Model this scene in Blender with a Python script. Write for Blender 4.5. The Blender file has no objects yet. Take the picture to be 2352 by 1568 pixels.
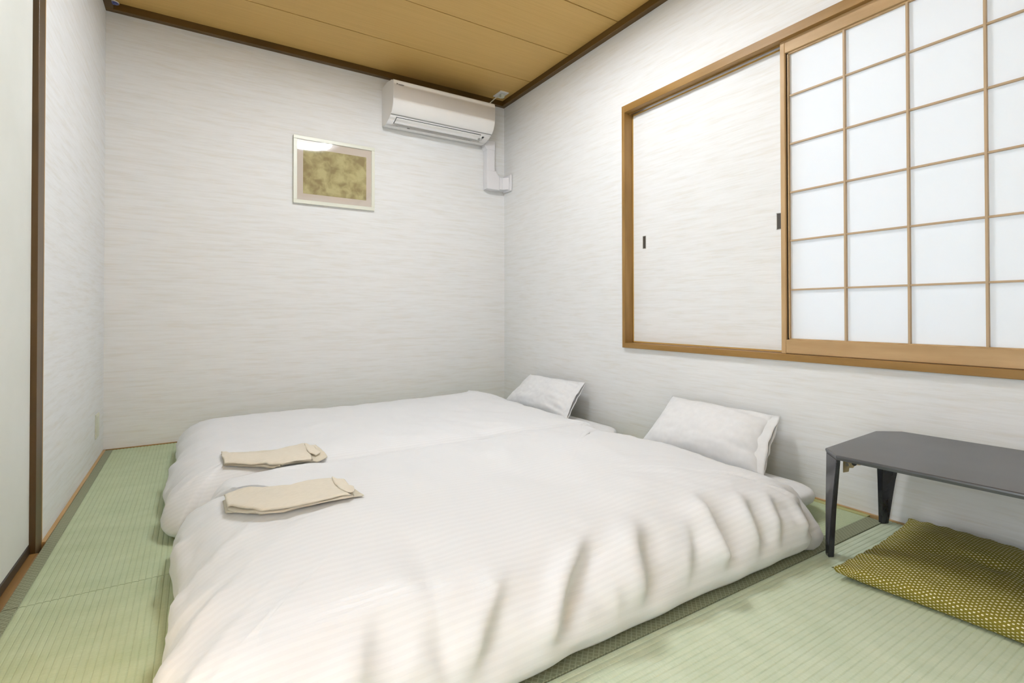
import bpy, bmesh, math, random
from mathutils import Vector, Matrix, noise
from mathutils.bvhtree import BVHTree
import numpy as np

random.seed(7)
S = bpy.context.scene
COL = S.collection

# ------------------------------------------------------------------ camera
cd = bpy.data.cameras.new('camera')
cam = bpy.data.objects.new('camera', cd)
COL.objects.link(cam)
S.camera = cam
CAM_H = 0.744
yaw, pit, rol = 0.55780, 0.0092, -0.0010
f = Vector((math.sin(yaw)*math.cos(pit), math.cos(yaw)*math.cos(pit), math.sin(pit)))
r0 = Vector((math.cos(yaw), -math.sin(yaw), 0)); u0 = r0.cross(f)
r = r0*math.cos(rol)+u0*math.sin(rol); u = -r0*math.sin(rol)+u0*math.cos(rol)
cam.matrix_world = Matrix(((r.x, u.x, -f.x, 0), (r.y, u.y, -f.y, 0), (r.z, u.z, -f.z, CAM_H), (0, 0, 0, 1)))
cd.sensor_width = 36.0; cd.sensor_fit = 'HORIZONTAL'
cd.lens = 1168.132/2352*36.0
cd.shift_x = -1.28/2352; cd.shift_y = -77.55/2352
cd.clip_start = 0.02; cd.clip_end = 100

# ------------------------------------------------------------------ world, exposure
S.view_settings.view_transform = 'Standard'
S.view_settings.look = 'None'
S.view_settings.gamma = 1.0
S.view_settings.use_curve_mapping = False
S.view_settings.exposure = 0.50
W = bpy.data.worlds.new('daylight'); S.world = W; W.use_nodes = True
nt = W.node_tree; bg = nt.nodes['Background']
bg.inputs['Color'].default_value = (0.88, 0.94, 1.0, 1)     # bright overcast sky, even all round
bg.inputs['Strength'].default_value = 4.2

LAMP_POWER = 72.0          # emission strength of the ring tubes
LAMP_COL = (0.925, 0.97, 1.03)
WARM_POWER = 130.0

# ------------------------------------------------------------------ room dimensions (metres)
XL, XR, YB, YF = -0.42, 2.112, 3.511, -0.88
ZT, ZC = 2.390, 2.430       # underside of the ceiling trim, ceiling
WY0, WY1, WZ0, WZ1 = 0.33, 2.158, 0.541, 1.934   # window frame outside
T = 0.012

# ------------------------------------------------------------------ helpers
def tag(o, label=None, cat=None, group=None, kind=None):
    if label: o['label'] = label
    if cat: o['category'] = cat
    if group: o['group'] = group
    if kind: o['kind'] = kind
    return o

def empty(name, loc=(0, 0, 0), **k):
    o = bpy.data.objects.new(name, None); COL.objects.link(o); o.location = loc
    o.empty_display_size = 0.05
    return tag(o, **k)

def link(name, me, mat, parent=None, smooth=False):
    o = bpy.data.objects.new(name, me); COL.objects.link(o)
    if mat:
        for m_ in (mat if isinstance(mat, (list, tuple)) else [mat]):
            me.materials.append(m_)
    if smooth:
        for p in me.polygons: p.use_smooth = True
    if parent:
        o.parent = parent
        o.matrix_parent_inverse = Matrix.Translation(parent.location).inverted() if parent.parent is None else \
            (Matrix.Translation(parent.parent.location) @ parent.matrix_parent_inverse @ Matrix.Translation(parent.location)).inverted()
    return o

def from_bm(name, bm, mat, parent=None, smooth=False):
    bmesh.ops.recalc_face_normals(bm, faces=bm.faces)
    me = bpy.data.meshes.new(name); bm.to_mesh(me); bm.free()
    return link(name, me, mat, parent, smooth)

def add_box(bm, x0, x1, y0, y1, z0, z1, bev=0.0, seg=1):
    vs = [bm.verts.new((x, y, z)) for x in (x0, x1) for y in (y0, y1) for z in (z0, z1)]
    q = [(0, 1, 3, 2), (4, 6, 7, 5), (0, 4, 5, 1), (2, 3, 7, 6), (0, 2, 6, 4), (1, 5, 7, 3)]
    fs = [bm.faces.new([vs[i] for i in a]) for a in q]
    if bev > 0:
        es = list({e for fc in fs for e in fc.edges})
        bmesh.ops.bevel(bm, geom=es, offset=bev, segments=seg, affect='EDGES', profile=0.5)
    return vs

def box(name, x0, x1, y0, y1, z0, z1, mat, parent=None, bev=0.0, seg=1, smooth=False):
    bm = bmesh.new(); add_box(bm, x0, x1, y0, y1, z0, z1, bev, seg)
    return from_bm(name, bm, mat, parent, smooth)

def add_tube(bm, pts, rad, n=10, closed=False):
    pts = [Vector(p) for p in pts]; rings = []
    N = len(pts); up = Vector((0.0, 0.0, 1.0)); prev = None
    for i, p in enumerate(pts):
        if closed: t = pts[(i+1) % N]-pts[i-1]
        else: t = pts[min(i+1, N-1)]-pts[max(i-1, 0)]
        t.normalize()
        if prev is None:
            a = t.cross(up)
            if a.length < 1e-3: a = t.cross(Vector((1, 0, 0)))
        else:
            a = prev - t*prev.dot(t)
        a.normalize(); prev = a; b = t.cross(a)
        rr = rad[i] if isinstance(rad, (list, tuple)) else rad
        rings.append([bm.verts.new(p+(a*math.cos(k*2*math.pi/n)+b*math.sin(k*2*math.pi/n))*rr) for k in range(n)])
    M = N if closed else N-1
    for i in range(M):
        A, B = rings[i], rings[(i+1) % N]
        for k in range(n): bm.faces.new((A[k], A[(k+1) % n], B[(k+1) % n], B[k]))
    if not closed:
        bm.faces.new(rings[0][::-1]); bm.faces.new(rings[-1])

def add_cyl(bm, p0, p1, rad, n=24):
    add_tube(bm, [p0, p1], rad, n)

def add_prism(bm, pts2, a0, a1, axis=0, bev=0.0, seg=2):
    """extrude a closed 2-D outline along an axis; the outline gives the other two coordinates in order"""
    def P(p, a):
        if axis == 0: return (a, p[0], p[1])
        if axis == 1: return (p[0], a, p[1])
        return (p[0], p[1], a)
    A = [bm.verts.new(P(p, a0)) for p in pts2]; B = [bm.verts.new(P(p, a1)) for p in pts2]
    n = len(pts2)
    fs = [bm.faces.new(A), bm.faces.new(B[::-1])]
    for i in range(n): fs.append(bm.faces.new((A[i], B[i], B[(i+1) % n], A[(i+1) % n])))
    if bev > 0:
        es = list(fs[0].edges)+list(fs[1].edges)
        bmesh.ops.bevel(bm, geom=es, offset=bev, segments=seg, affect='EDGES', profile=0.5)
    return fs

# ------------------------------------------------------------------ materials
def mat_new(name):
    m = bpy.data.materials.new(name); m.use_nodes = True
    n = m.node_tree.nodes; b = n['Principled BSDF']
    return m, m.node_tree, n, b

def plain(name, col, rough=0.6, spec=0.5, metal=0.0, coat=0.0):
    m, t, n, b = mat_new(name)
    b.inputs['Base Color'].default_value = (*col, 1)
    b.inputs['Roughness'].default_value = rough
    b.inputs['Metallic'].default_value = metal
    b.inputs['Specular IOR Level'].default_value = spec
    b.inputs['Coat Weight'].default_value = coat
    return m

def N(t, typ, **k):
    nd = t.nodes.new(typ)
    for a, v in k.items(): setattr(nd, a, v)
    return nd

def noise_color(name, c0, c1, scale, rough=0.6, bump=0.0, detail=4.0, nscale=1.0, lo=0.35, hi=0.65, spec=0.4, extra=None, dist=0.0):
    m, t, n, b = mat_new(name)
    tc = N(t, 'ShaderNodeTexCoord'); mp = N(t, 'ShaderNodeMapping'); mp.inputs['Scale'].default_value = scale
    no = N(t, 'ShaderNodeTexNoise'); no.inputs['Scale'].default_value = nscale; no.inputs['Detail'].default_value = detail
    no.inputs['Distortion'].default_value = dist
    cr = N(t, 'ShaderNodeValToRGB')
    cr.color_ramp.elements[0].position = lo; cr.color_ramp.elements[0].color = (*c0, 1)
    cr.color_ramp.elements[1].position = hi; cr.color_ramp.elements[1].color = (*c1, 1)
    L = t.links.new
    L(tc.outputs['Object'], mp.inputs['Vector']); L(mp.outputs['Vector'], no.inputs['Vector'])
    L(no.outputs['Fac'], cr.inputs['Fac']); L(cr.outputs['Color'], b.inputs['Base Color'])
    b.inputs['Roughness'].default_value = rough; b.inputs['Specular IOR Level'].default_value = spec
    if bump:
        bp = N(t, 'ShaderNodeBump'); bp.inputs['Strength'].default_value = bump; bp.inputs['Distance'].default_value = 0.002
        L(no.outputs['Fac'], bp.inputs['Height']); L(bp.outputs['Normal'], b.inputs['Normal'])
    return m

def wallpaper(name, scale):
    """off-white vinyl paper with soft stretched horizontal streaks"""
    m, t, n, b = mat_new(name); L = t.links.new
    tc = N(t, 'ShaderNodeTexCoord'); mp = N(t, 'ShaderNodeMapping'); mp.inputs['Scale'].default_value = scale
    L(tc.outputs['Object'], mp.inputs['Vector'])
    n1 = N(t, 'ShaderNodeTexNoise'); n1.inputs['Scale'].default_value = 1.0; n1.inputs['Detail'].default_value = 3; n1.inputs['Roughness'].default_value = 0.55
    n1.inputs['Distortion'].default_value = 0.25
    L(mp.outputs['Vector'], n1.inputs['Vector'])
    mp2 = N(t, 'ShaderNodeMapping'); mp2.inputs['Scale'].default_value = tuple(a*2.6 for a in scale); mp2.inputs['Location'].default_value = (7, 3, 1)
    L(tc.outputs['Object'], mp2.inputs['Vector'])
    n2 = N(t, 'ShaderNodeTexNoise'); n2.inputs['Scale'].default_value = 1.0; n2.inputs['Detail'].default_value = 3
    L(mp2.outputs['Vector'], n2.inputs['Vector'])
    mx = N(t, 'ShaderNodeMath', operation='MULTIPLY_ADD'); mx.inputs[1].default_value = 0.4
    L(n2.outputs['Fac'], mx.inputs[0])
    ms = N(t, 'ShaderNodeMath', operation='MULTIPLY'); ms.inputs[1].default_value = 0.6
    L(n1.outputs['Fac'], ms.inputs[0]); L(ms.outputs[0], mx.inputs[2])
    cr = N(t, 'ShaderNodeValToRGB')
    e = cr.color_ramp.elements
    e[0].position = 0.36; e[0].color = (0.757, 0.744, 0.708, 1)
    e[1].position = 0.60; e[1].color = (0.815, 0.818, 0.812, 1)
    e2 = e.new(0.47); e2.color = (0.79, 0.788, 0.775, 1)
    L(mx.outputs[0], cr.inputs['Fac']); L(cr.outputs['Color'], b.inputs['Base Color'])
    b.inputs['Roughness'].default_value = 0.6; b.inputs['Specular IOR Level'].default_value = 0.25
    bp = N(t, 'ShaderNodeBump'); bp.inputs['Strength'].default_value = 0.35; bp.inputs['Distance'].default_value = 0.0025
    L(mx.outputs[0], bp.inputs['Height']); L(bp.outputs['Normal'], b.inputs['Normal'])
    return m

M = {}
M['paper_x'] = wallpaper('wallpaper_along_x', (4.2, 4.2, 62))
M['paper_y'] = wallpaper('wallpaper_along_y', (4.2, 4.2, 62))
M['wood_frame'] = noise_color('honey_wood', (0.26, 0.138, 0.032), (0.35, 0.198, 0.060), (14, 1.6, 14), 0.45, 0.1, nscale=1.6)
M['wood_frame_z'] = noise_color('honey_wood_upright', (0.26, 0.138, 0.032), (0.35, 0.198, 0.060), (14, 14, 1.6), 0.45, 0.1, nscale=1.6)
M['wood_shoji'] = noise_color('pale_shoji_wood', (0.43, 0.275, 0.125), (0.55, 0.37, 0.19), (10, 1.5, 10), 0.5, 0.1, nscale=1.6)
M['wood_shoji_z'] = noise_color('pale_shoji_wood_upright', (0.43, 0.275, 0.125), (0.55, 0.37, 0.19), (10, 10, 1.5), 0.5, 0.1, nscale=1.6)
M['kumiko'] = plain('kumiko_wood', (0.50, 0.36, 0.22), 0.55)
M['wood_edge'] = plain('golden_edge', (0.56, 0.34, 0.09), 0.45)
M['trim_x'] = noise_color('brown_trim_x', (0.085, 0.044, 0.007), (0.12, 0.064, 0.012), (2, 20, 20), 0.42, 0.1)
M['trim_y'] = noise_color('brown_trim_y', (0.085, 0.044, 0.007), (0.12, 0.064, 0.012), (20, 2, 20), 0.42, 0.1)
M['post'] = noise_color('brown_post', (0.060, 0.033, 0.010), (0.10, 0.056, 0.018), (30, 30, 1.5), 0.4, 0.1)
M['post_edge_lit'] = plain('post_edge_lit', (0.42, 0.24, 0.07), 0.4)  # lit bevel of the post, painted as a lighter brown
M['threshold'] = noise_color('threshold_wood', (0.17, 0.088, 0.024), (0.30, 0.165, 0.05), (40, 3, 40), 0.45, 0.15)
M['floor_strip'] = noise_color('floor_strip_wood', (0.40, 0.25, 0.10), (0.52, 0.34, 0.15), (20, 3, 20), 0.5, 0.1)
M['floor_strip_x'] = noise_color('floor_strip_wood_x', (0.24, 0.13, 0.03), (0.32, 0.18, 0.05), (3, 20, 20), 0.5, 0.1)
M['ceiling'] = noise_color('ceiling_veneer', (0.56, 0.352, 0.108), (0.61, 0.392, 0.130), (3, 220, 10), 0.55, 0.05, detail=3, spec=0.3)
M['groove'] = plain('dark_groove', (0.02, 0.011, 0.004), 0.9)
M['fusuma'] = noise_color('fusuma_paper', (0.71, 0.715, 0.66), (0.755, 0.76, 0.71), (3, 3, 3), 0.75, 0.0, spec=0.2)
M['lacquer'] = plain('dark_lacquer', (0.022, 0.012, 0.006), 0.35)
M['subfloor'] = plain('subfloor', (0.02, 0.02, 0.012), 0.9)
M['white_plastic'] = plain('white_plastic', (0.82, 0.80, 0.77), 0.32)
M['duct_plastic'] = plain('duct_plastic', (0.78, 0.77, 0.79), 0.22)
M['ivory_plastic'] = plain('ivory_plastic', (0.66, 0.67, 0.55), 0.4)
M['black_print'] = plain('black_print', (0.02, 0.02, 0.02), 0.4)
M['grey_print'] = plain('grey_print', (0.42, 0.42, 0.40), 0.5)
M['gap_shade'] = plain('gap_shade', (0.03, 0.04, 0.035), 0.7)
M['metal'] = plain('brushed_metal', (0.55, 0.53, 0.48), 0.3, metal=1.0)
M['metal_dark'] = plain('dark_recess', (0.10, 0.09, 0.08), 0.45, metal=0.6)

# shoji paper: daylight comes through it
m, t, n, b = mat_new('shoji_paper'); L = t.links.new
tr = N(t, 'ShaderNodeBsdfTranslucent'); tr.inputs['Color'].default_value = (0.82, 0.87, 0.92, 1)
df = N(t, 'ShaderNodeBsdfDiffuse'); df.inputs['Color'].default_value = (0.86, 0.87, 0.88, 1)
mix = N(t, 'ShaderNodeMixShader'); mix.inputs['Fac'].default_value = 0.17
L(df.outputs[0], mix.inputs[1]); L(tr.outputs[0], mix.inputs[2]); L(mix.outputs[0], n['Material Output'].inputs['Surface'])
M['shoji_paper'] = m

def tatami_mat_material(name, c0, c1, axis):
    """woven rush: ribs are real; this adds the fine cross weave and straw-coloured variation"""
    m, t, n, b = mat_new(name); L = t.links.new
    tc = N(t, 'ShaderNodeTexCoord')
    mp = N(t, 'ShaderNodeMapping'); mp.inputs['Scale'].default_value = (55, 900, 1) if axis == 'y' else (900, 55, 1)
    L(tc.outputs['Object'], mp.inputs['Vector'])
    no = N(t, 'ShaderNodeTexNoise'); no.inputs['Scale'].default_value = 1.0; no.inputs['Detail'].default_value = 2
    L(mp.outputs['Vector'], no.inputs['Vector'])
    mp2 = N(t, 'ShaderNodeMapping'); mp2.inputs['Scale'].default_value = (6, 14, 1) if axis == 'y' else (14, 6, 1)
    L(tc.outputs['Object'], mp2.inputs['Vector'])
    n2 = N(t, 'ShaderNodeTexNoise'); n2.inputs['Scale'].default_value = 1.0; n2.inputs['Detail'].default_value = 4
    L(mp2.outputs['Vector'], n2.inputs['Vector'])
    ad = N(t, 'ShaderNodeMath', operation='MULTIPLY_ADD'); ad.inputs[1].default_value = 0.55
    L(no.outputs['Fac'], ad.inputs[0])
    m2 = N(t, 'ShaderNodeMath', operation='MULTIPLY'); m2.inputs[1].default_value = 0.45
    L(n2.outputs['Fac'], m2.inputs[0]); L(m2.outputs[0], ad.inputs[2])
    cr = N(t, 'ShaderNodeValToRGB'); e = cr.color_ramp.elements
    e[0].position = 0.33; e[0].color = (*c0, 1); e[1].position = 0.66; e[1].color = (*c1, 1)
    L(ad.outputs[0], cr.inputs['Fac']); L(cr.outputs['Color'], b.inputs['Base Color'])
    b.inputs['Roughness'].default_value = 0.55; b.inputs['Specular IOR Level'].default_value = 0.3
    bp = N(t, 'ShaderNodeBump'); bp.inputs['Strength'].default_value = 0.25; bp.inputs['Distance'].default_value = 0.0008
    L(no.outputs['Fac'], bp.inputs['Height']); L(bp.outputs['Normal'], b.inputs['Normal'])
    return m
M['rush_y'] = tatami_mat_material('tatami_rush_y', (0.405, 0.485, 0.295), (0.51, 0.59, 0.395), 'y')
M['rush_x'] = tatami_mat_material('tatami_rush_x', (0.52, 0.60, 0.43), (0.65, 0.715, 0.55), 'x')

def heri_material(name):
    """green-grey cloth binding with a small woven diamond lattice"""
    m, t, n, b = mat_new(name); L = t.links.new
    tc = N(t, 'ShaderNodeTexCoord')
    mp = N(t, 'ShaderNodeMapping'); mp.inputs['Rotation'].default_value = (0, 0, math.radians(45)); mp.inputs['Scale'].default_value = (1, 1, 1)
    L(tc.outputs['Object'], mp.inputs['Vector'])
    ck = N(t, 'ShaderNodeTexBrick'); ck.offset = 0.0; ck.squash = 1.0
    ck.inputs['Scale'].default_value = 1.0; ck.inputs['Brick Width'].default_value = 0.0115; ck.inputs['Row Height'].default_value = 0.0115
    ck.inputs['Mortar Size'].default_value = 0.0016; ck.inputs['Mortar Smooth'].default_value = 0.4
    ck.inputs['Color1'].default_value = (0.205, 0.22, 0.135, 1); ck.inputs['Color2'].default_value = (0.22, 0.235, 0.145, 1)
    ck.inputs['Mortar'].default_value = (0.30, 0.325, 0.215, 1)
    L(mp.outputs['Vector'], ck.inputs['Vector']); L(ck.outputs['Color'], b.inputs['Base Color'])
    b.inputs['Roughness'].default_value = 0.75
    bp = N(t, 'ShaderNodeBump'); bp.inputs['Strength'].default_value = 0.4; bp.inputs['Distance'].default_value = 0.0006
    L(ck.outputs['Fac'], bp.inputs['Height']); L(bp.outputs['Normal'], b.inputs['Normal'])
    return m
M['heri'] = heri_material('tatami_binding')

# ------------------------------------------------------------------ floor: subfloor with tatami mats
floor = box('floor', XL-0.10, XR+0.10, YF-0.1, YB+0.1, -0.12, -0.055, M['subfloor']); tag(floor, kind='structure', label='green tatami floor of ribbed rush mats with cloth bindings')

def tatami(x0, x1, y0, y1, axis, mat, heri=(), ztop=0.0):
    """mat with ribs along the axis (one rib about 15 mm wide); heri = sides bound in cloth"""
    g = 0.0012
    x0 += g; x1 -= g; y0 += g; y1 -= g
    bm = bmesh.new()
    a0, a1 = (x0, x1) if axis == 'y' else (y0, y1)
    b0, b1 = (y0, y1) if axis == 'y' else (x0, x1)
    n = int(round((a1-a0)/0.0152)); w = (a1-a0)/n
    prof = []
    for i in range(n):
        s = a0+i*w
        prof += [(s, -0.0016), (s+w*0.14, -0.0002), (s+w*0.5, 0.0003), (s+w*0.86, -0.0002)]
    prof += [(a1, -0.0016), (a1, -0.05), (a0, -0.05)]
    P = (lambda a, b, z: (a, b, z)) if axis == 'y' else (lambda a, b, z: (b, a, z))
    A = [bm.verts.new(P(a, b0, z+ztop)) for a, z in prof]; B = [bm.verts.new(P(a, b1, z+ztop)) for a, z in prof]
    for i in range(len(prof)):
        j = (i+1) % len(prof); bm.faces.new((A[i], A[j], B[j], B[i]))
    bm.faces.new(A); bm.faces.new(B[::-1])
    o = from_bm('tatami_mat', bm, mat, floor)
    for s in heri:
        hw = 0.030 if s in ('x0', 'x1') else 0.052
        e = 0.0006
        if s == 'x0': c = (x0-e, x0+hw, y0, y1)
        if s == 'x1': c = (x1-hw, x1+e, y0, y1)
        if s == 'y0': c = (x0, x1, y0-e, y0+hw)
        if s == 'y1': c = (x0, x1, y1-hw, y1+e)
        box('cloth_border', *c, -0.03+ztop, 0.0014+ztop, M['heri'], o, 0.0006)
    return o
XM0, XM1 = XL+0.012, XR-0.010
YM1 = YB-0.012
tatami(XM0, 0.435, 1.755, YM1, 'y', M['rush_y'], ('x0', 'x1'))
tatami(XM0, 0.435, 0.0, 1.755, 'y', M['rush_y'], ('x0', 'x1'))
tatami(0.435, 1.245, 0.84, YM1, 'y', M['rush_y'], ('y0',))
tatami(1.245, XM1-0.028, 0.84, YM1, 'y', M['rush_y'], ('y0',))
tatami(0.435, XM1, 0.0, 0.84, 'x', M['rush_x'])
tatami(XM0, 0.84, YF+0.012, 0.0, 'x', M['rush_x'], ('y1',))
tatami(0.84, XM1, YF+0.012, 0.0, 'x', M['rush_x'])
box('filler_board', XM1-0.027, XM1, 0.895, YM1, -0.03, 0.0, noise_color('filler_straw', (0.40, 0.42, 0.17), (0.50, 0.50, 0.24), (80, 8, 10), 0.6), floor)

# wooden strips where the mats meet the walls
o = box('baseboard_back', XL, XR, YM1, YB, -0.03, 0.004, M['floor_strip_x'], bev=0.001); tag(o, kind='structure')
o = box('baseboard_left', XL, XM0, 2.204, YB, -0.03, 0.004, M['floor_strip'], bev=0.001); tag(o, kind='structure')
o = box('baseboard_right', XM1, XR, YF, YB, -0.03, 0.004, M['floor_strip'], bev=0.001); tag(o, kind='structure')

# ------------------------------------------------------------------ walls
def wall(name, boxes, mat):
    bm = bmesh.new()
    for c in boxes: add_box(bm, *c)
    o = from_bm(name, bm, mat); tag(o, kind='structure'); return o
wall('wall_back', [(XL-0.12, XR+0.12, YB, YB+0.12, -0.06, 2.56)], M['paper_x'])
iy0, iy1, iz0, iz1 = WY0+0.02, WY1-0.02, WZ0+0.02, WZ1-0.02     # hole in the wall behind the frame
wall('wall_right', [(XR, XR+0.13, iy1, YB, -0.06, 2.56), (XR, XR+0.13, YF-0.12, iy0, -0.06, 2.56),
                    (XR, XR+0.13, iy0, iy1, -0.06, iz0), (XR, XR+0.13, iy0, iy1, iz1, 2.56)], M['paper_y'])
wall('wall_left', [(XL-0.12, XL, 2.204, YB, -0.06, 2.56), (XL-0.12, XL, 0.40, 2.204, 1.90, 2.56), (XL-0.12, XL-0.10, 0.52, 2.204, -0.06, 1.90),
                   (XL-0.12, XL, YF-0.12, -0.12, -0.06, 2.56), (XL-0.12, XL, -0.12, 0.40, 1.90, 2.56)], M['paper_y'])
wall('wall_front', [(-0.19, XR+0.12, YF-0.12, YF, -0.06, 2.56), (XL-0.12, -0.41, YF-0.12, YF, -0.06, 2.56), (-0.41, -0.19, YF-0.12, YF, 1.85, 2.56)], M['paper_x'])
# hall behind the camera, only its warm light seen; shell added against light leaks
wall('wall_hall', [(-1.0, XL-0.12, YF-0.12, YF-0.02, -0.12, 2.56), (-1.0, -0.9, -2.5, YF-0.12, -0.06, 2.56), (0.0, 0.09, -2.5, YF-0.12, -0.06, 2.56), (-1.0, 0.09, -2.6, -2.5, -0.06, 2.56), (-1.0, 0.09, -2.6, YF-0.12, -0.12, -0.04)], M['paper_x'])
o = box('ceiling_hall', -1.0, 0.09, -2.6, YF-0.12, 2.50, 2.56, M['ceiling']); tag(o, kind='structure')

# ------------------------------------------------------------------ ceiling of veneer boards
ceiling = box('ceiling', XL-0.12, XR+0.12, YF-0.12, YB+0.12, ZC+0.012, 2.56, M['groove']); tag(ceiling, kind='structure', label='brown veneer board ceiling with dark joints')
y = YB-0.434; ys = [YB-0.004, y]
while y > YF+0.02:
    y -= 0.4545; ys.append(max(y, YF))
for a, c in zip(ys[:-1], ys[1:]):
    box('ceiling_board', XL, XR, c+0.0036, a-0.0036, ZC, ZC+0.0125, M['ceiling'], ceiling, 0.0006)
tr_d = 0.037
o = box('trim_1', XL, XR, YB-tr_d, YB, ZT, ZC+0.002, M['trim_x'], bev=0.002); tag(o, kind='structure', label='dark brown wood ceiling trim above the back wall')
o = box('trim_2', XR-tr_d, XR, YF, YB-tr_d, ZT, ZC+0.002, M['trim_y'], bev=0.002); tag(o, kind='structure', label='dark brown wood ceiling trim above the window wall')
o = box('trim_3', XL, XL+tr_d, YF, YB-tr_d, ZT, ZC+0.002, M['trim_y'], bev=0.002); tag(o, kind='structure', label='dark brown wood ceiling trim above the left wall')

# ------------------------------------------------------------------ left side: post, threshold, sliding door
post = empty('door_post', (-0.44, 2.17, 0)); tag(post, label='dark brown wooden post between the cream sliding door and the left wall', cat='post', kind='structure')
box('post_core', XL-0.05, XL+0.004, 2.120, 2.194, -0.03, ZT, M['post'], post, 0.001)
box('post_corner', XL-0.05, XL+0.004, 2.194, 2.204, -0.03, ZT, M['post_edge_lit'], post, 0.002, 2)
thr = box('threshold', XL-0.125, XL+0.012, -0.12, 2.120, -0.04, 0.0015, M['threshold'], bev=0.002)
thr.name = 'trim_4'; tag(thr, kind='structure', label='scratched wooden threshold under the cream sliding door')
d1 = empty('door_1', (XL-0.05, 1.7, 0)); tag(d1, kind='structure', label='cream paper sliding door with a black lacquered bottom rail')
for (y0, y1, x) in ((1.235, 2.120, XL-0.012), (0.52, 1.28, XL-0.046)):      # beyond the second leaf an unseen opening is added for fill light
    box('door_panel', x-0.018, x+0.0005, y0, y1, 0.03, 1.875, M['fusuma'], d1)
    box('bottom_rail', x-0.020, x+0.004, y0, y1, 0.002, 0.032, M['lacquer'], d1, 0.002)
    box('side_rail', x-0.020, x+0.003, y0, y0+0.018, 0.03, 1.875, M['lacquer'], d1, 0.002)
head = box('trim_5', XL-0.12, XL+0.012, -0.12, 2.120, 1.875, 1.915, M['post'], bev=0.002); tag(head, kind='structure')

# ------------------------------------------------------------------ window wall: frame, closed papered panel, shoji panel
win = empty('window_1', (XR, 1.2, WZ0)); tag(win, kind='structure', label='wooden window frame with a white papered sliding panel and a paper shoji screen')
FX = XR-0.020                                   # room-side face of the frame
jb = 0.022
XB = XR+0.088
box('window_jamb', FX, XB, WY1-jb, WY1, WZ0, WZ1, M['wood_frame_z'], win, 0.0012)
box('window_jamb', FX, XB, WY0, WY0+jb, WZ0, WZ1, M['wood_frame_z'], win, 0.0012)
box('window_head', FX, XR+0.018, WY0+jb, WY1-jb, WZ1-0.040, WZ1, M['wood_frame'], win, 0.0012)
box('window_head', XR+0.018, XR+0.022, WY0+jb, WY1-jb, WZ1-0.046, WZ1, M['wood_frame'], win)
box('window_head', XR+0.022, XB, WY0+jb, WY1-jb, WZ1-0.032, WZ1, M['trim_y'], win)
box('window_sill', FX, XB, WY0+jb, WY1-jb, WZ0, WZ0+0.028, M['wood_frame'], win, 0.0012)
# closed panel (rear track), left half
PX = XR+0.046
pan = box('papered_panel', PX, PX+0.022, 1.17, WY1-jb-0.006, WZ0+0.036, WZ1-0.050, M['paper_y'], win, 0.001)
bm = bmesh.new()
py0, py1, pz0, pz1 = 1.16, WY1-jb-0.001, WZ0+0.030, WZ1-0.044
add_box(bm, PX-0.001, PX+0.023, py1-0.0055, py1, pz0, pz1); add_box(bm, PX-0.001, PX+0.023, py0, py1, pz1-0.008, pz1)
add_box(bm, PX-0.001, PX+0.023, py0, py1, pz0, pz0+0.007)
from_bm('panel_edge', bm, M['wood_edge'], pan)
def pull(name, y, z, parent, x):
    bm = bmesh.new()
    w, h2, e = 0.0115, 0.036, 0.0022
    add_box(bm, x-0.0015, x+0.001, y-w, y-w+e, z-h2, z+h2); add_box(bm, x-0.0015, x+0.001, y+w-e, y+w, z-h2, z+h2)
    add_box(bm, x-0.0015, x+0.001, y-w, y+w, z+h2-e, z+h2); add_box(bm, x-0.0015, x+0.001, y-w, y+w, z-h2, z-h2+e)
    o = from_bm(name, bm, M['metal'], parent)
    box('pull_recess', x-0.0008, x+0.0005, y-w+e, y+w-e, z-h2+e, z+h2-e, M['metal_dark'], parent)
pull('finger_pull', 2.046, 1.140, pan, PX); pull('finger_pull', 1.262, 1.140, pan, PX)
# shoji (front track)
SX = XR+0.004                                   # room-side face of the shoji
sh = empty('shoji', (SX, 0.8, WZ0)); sh.parent = win; sh.matrix_parent_inverse = Matrix.Translation(win.location).inverted()
sh.name = 'shoji_screen'
def sbox(name, x0, x1, y0, y1, z0, z1, mat, bev=0.0008):
    return box(name, x0, x1, y0, y1, z0, z1, mat, sh, bev)
SY0, SY1 = 0.352, 1.232
SZ0, SZ1 = WZ0+0.0285, WZ1-0.044
st = 0.021
sbox('stile', SX, SX+0.030, SY1-st, SY1, SZ0-0.002, SZ1+0.008, M['wood_shoji_z'], 0.0025)
sbox('stile', SX, SX+0.030, SY0, SY0+st, SZ0, SZ1, M['wood_shoji_z'], 0.0025)
zb, ztp = 0.628, 1.842
sbox('bottom_rail', SX+0.001, SX+0.030, SY0+st, SY1-st, SZ0+0.001, zb, M['wood_shoji'], 0.0015)
sbox('top_rail', SX+0.001, SX+0.030, SY0+st, SY1-st, ztp, SZ1+0.006, M['wood_shoji'], 0.0015)
ky0, ky1 = SY0+st+0.006, SY1-st-0.006
# thin inner lining
bm = bmesh.new()
add_box(bm, SX+0.010, SX+0.024, ky1-0.004, ky1, zb, ztp); add_box(bm, SX+0.010, SX+0.024, ky0, ky0+0.004, zb, ztp)
add_box(bm, SX+0.010, SX+0.024, ky0, ky1, zb, zb+0.005); add_box(bm, SX+0.010, SX+0.024, ky0, ky1, ztp-0.006, ztp)
from_bm('lining', bm, M['wood_shoji_z'], sh)
bm = bmesh.new()
add_box(bm, SX+0.012, SX+0.026, ky1, SY1-st, zb, ztp); add_box(bm, SX+0.012, SX+0.026, SY0+st, ky0, zb, ztp)
from_bm('lining_gap', bm, M['groove'], sh)
vys = [0.984, 0.778, 0.570]
zz = [0.838, 1.045, 1.249, 1.454, 1.659]
for yv in vys: sbox('muntin', SX+0.009, SX+0.022, yv-0.0037, yv+0.0037, zb+0.004, ztp-0.004, M['kumiko'], 0.0006)
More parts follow.
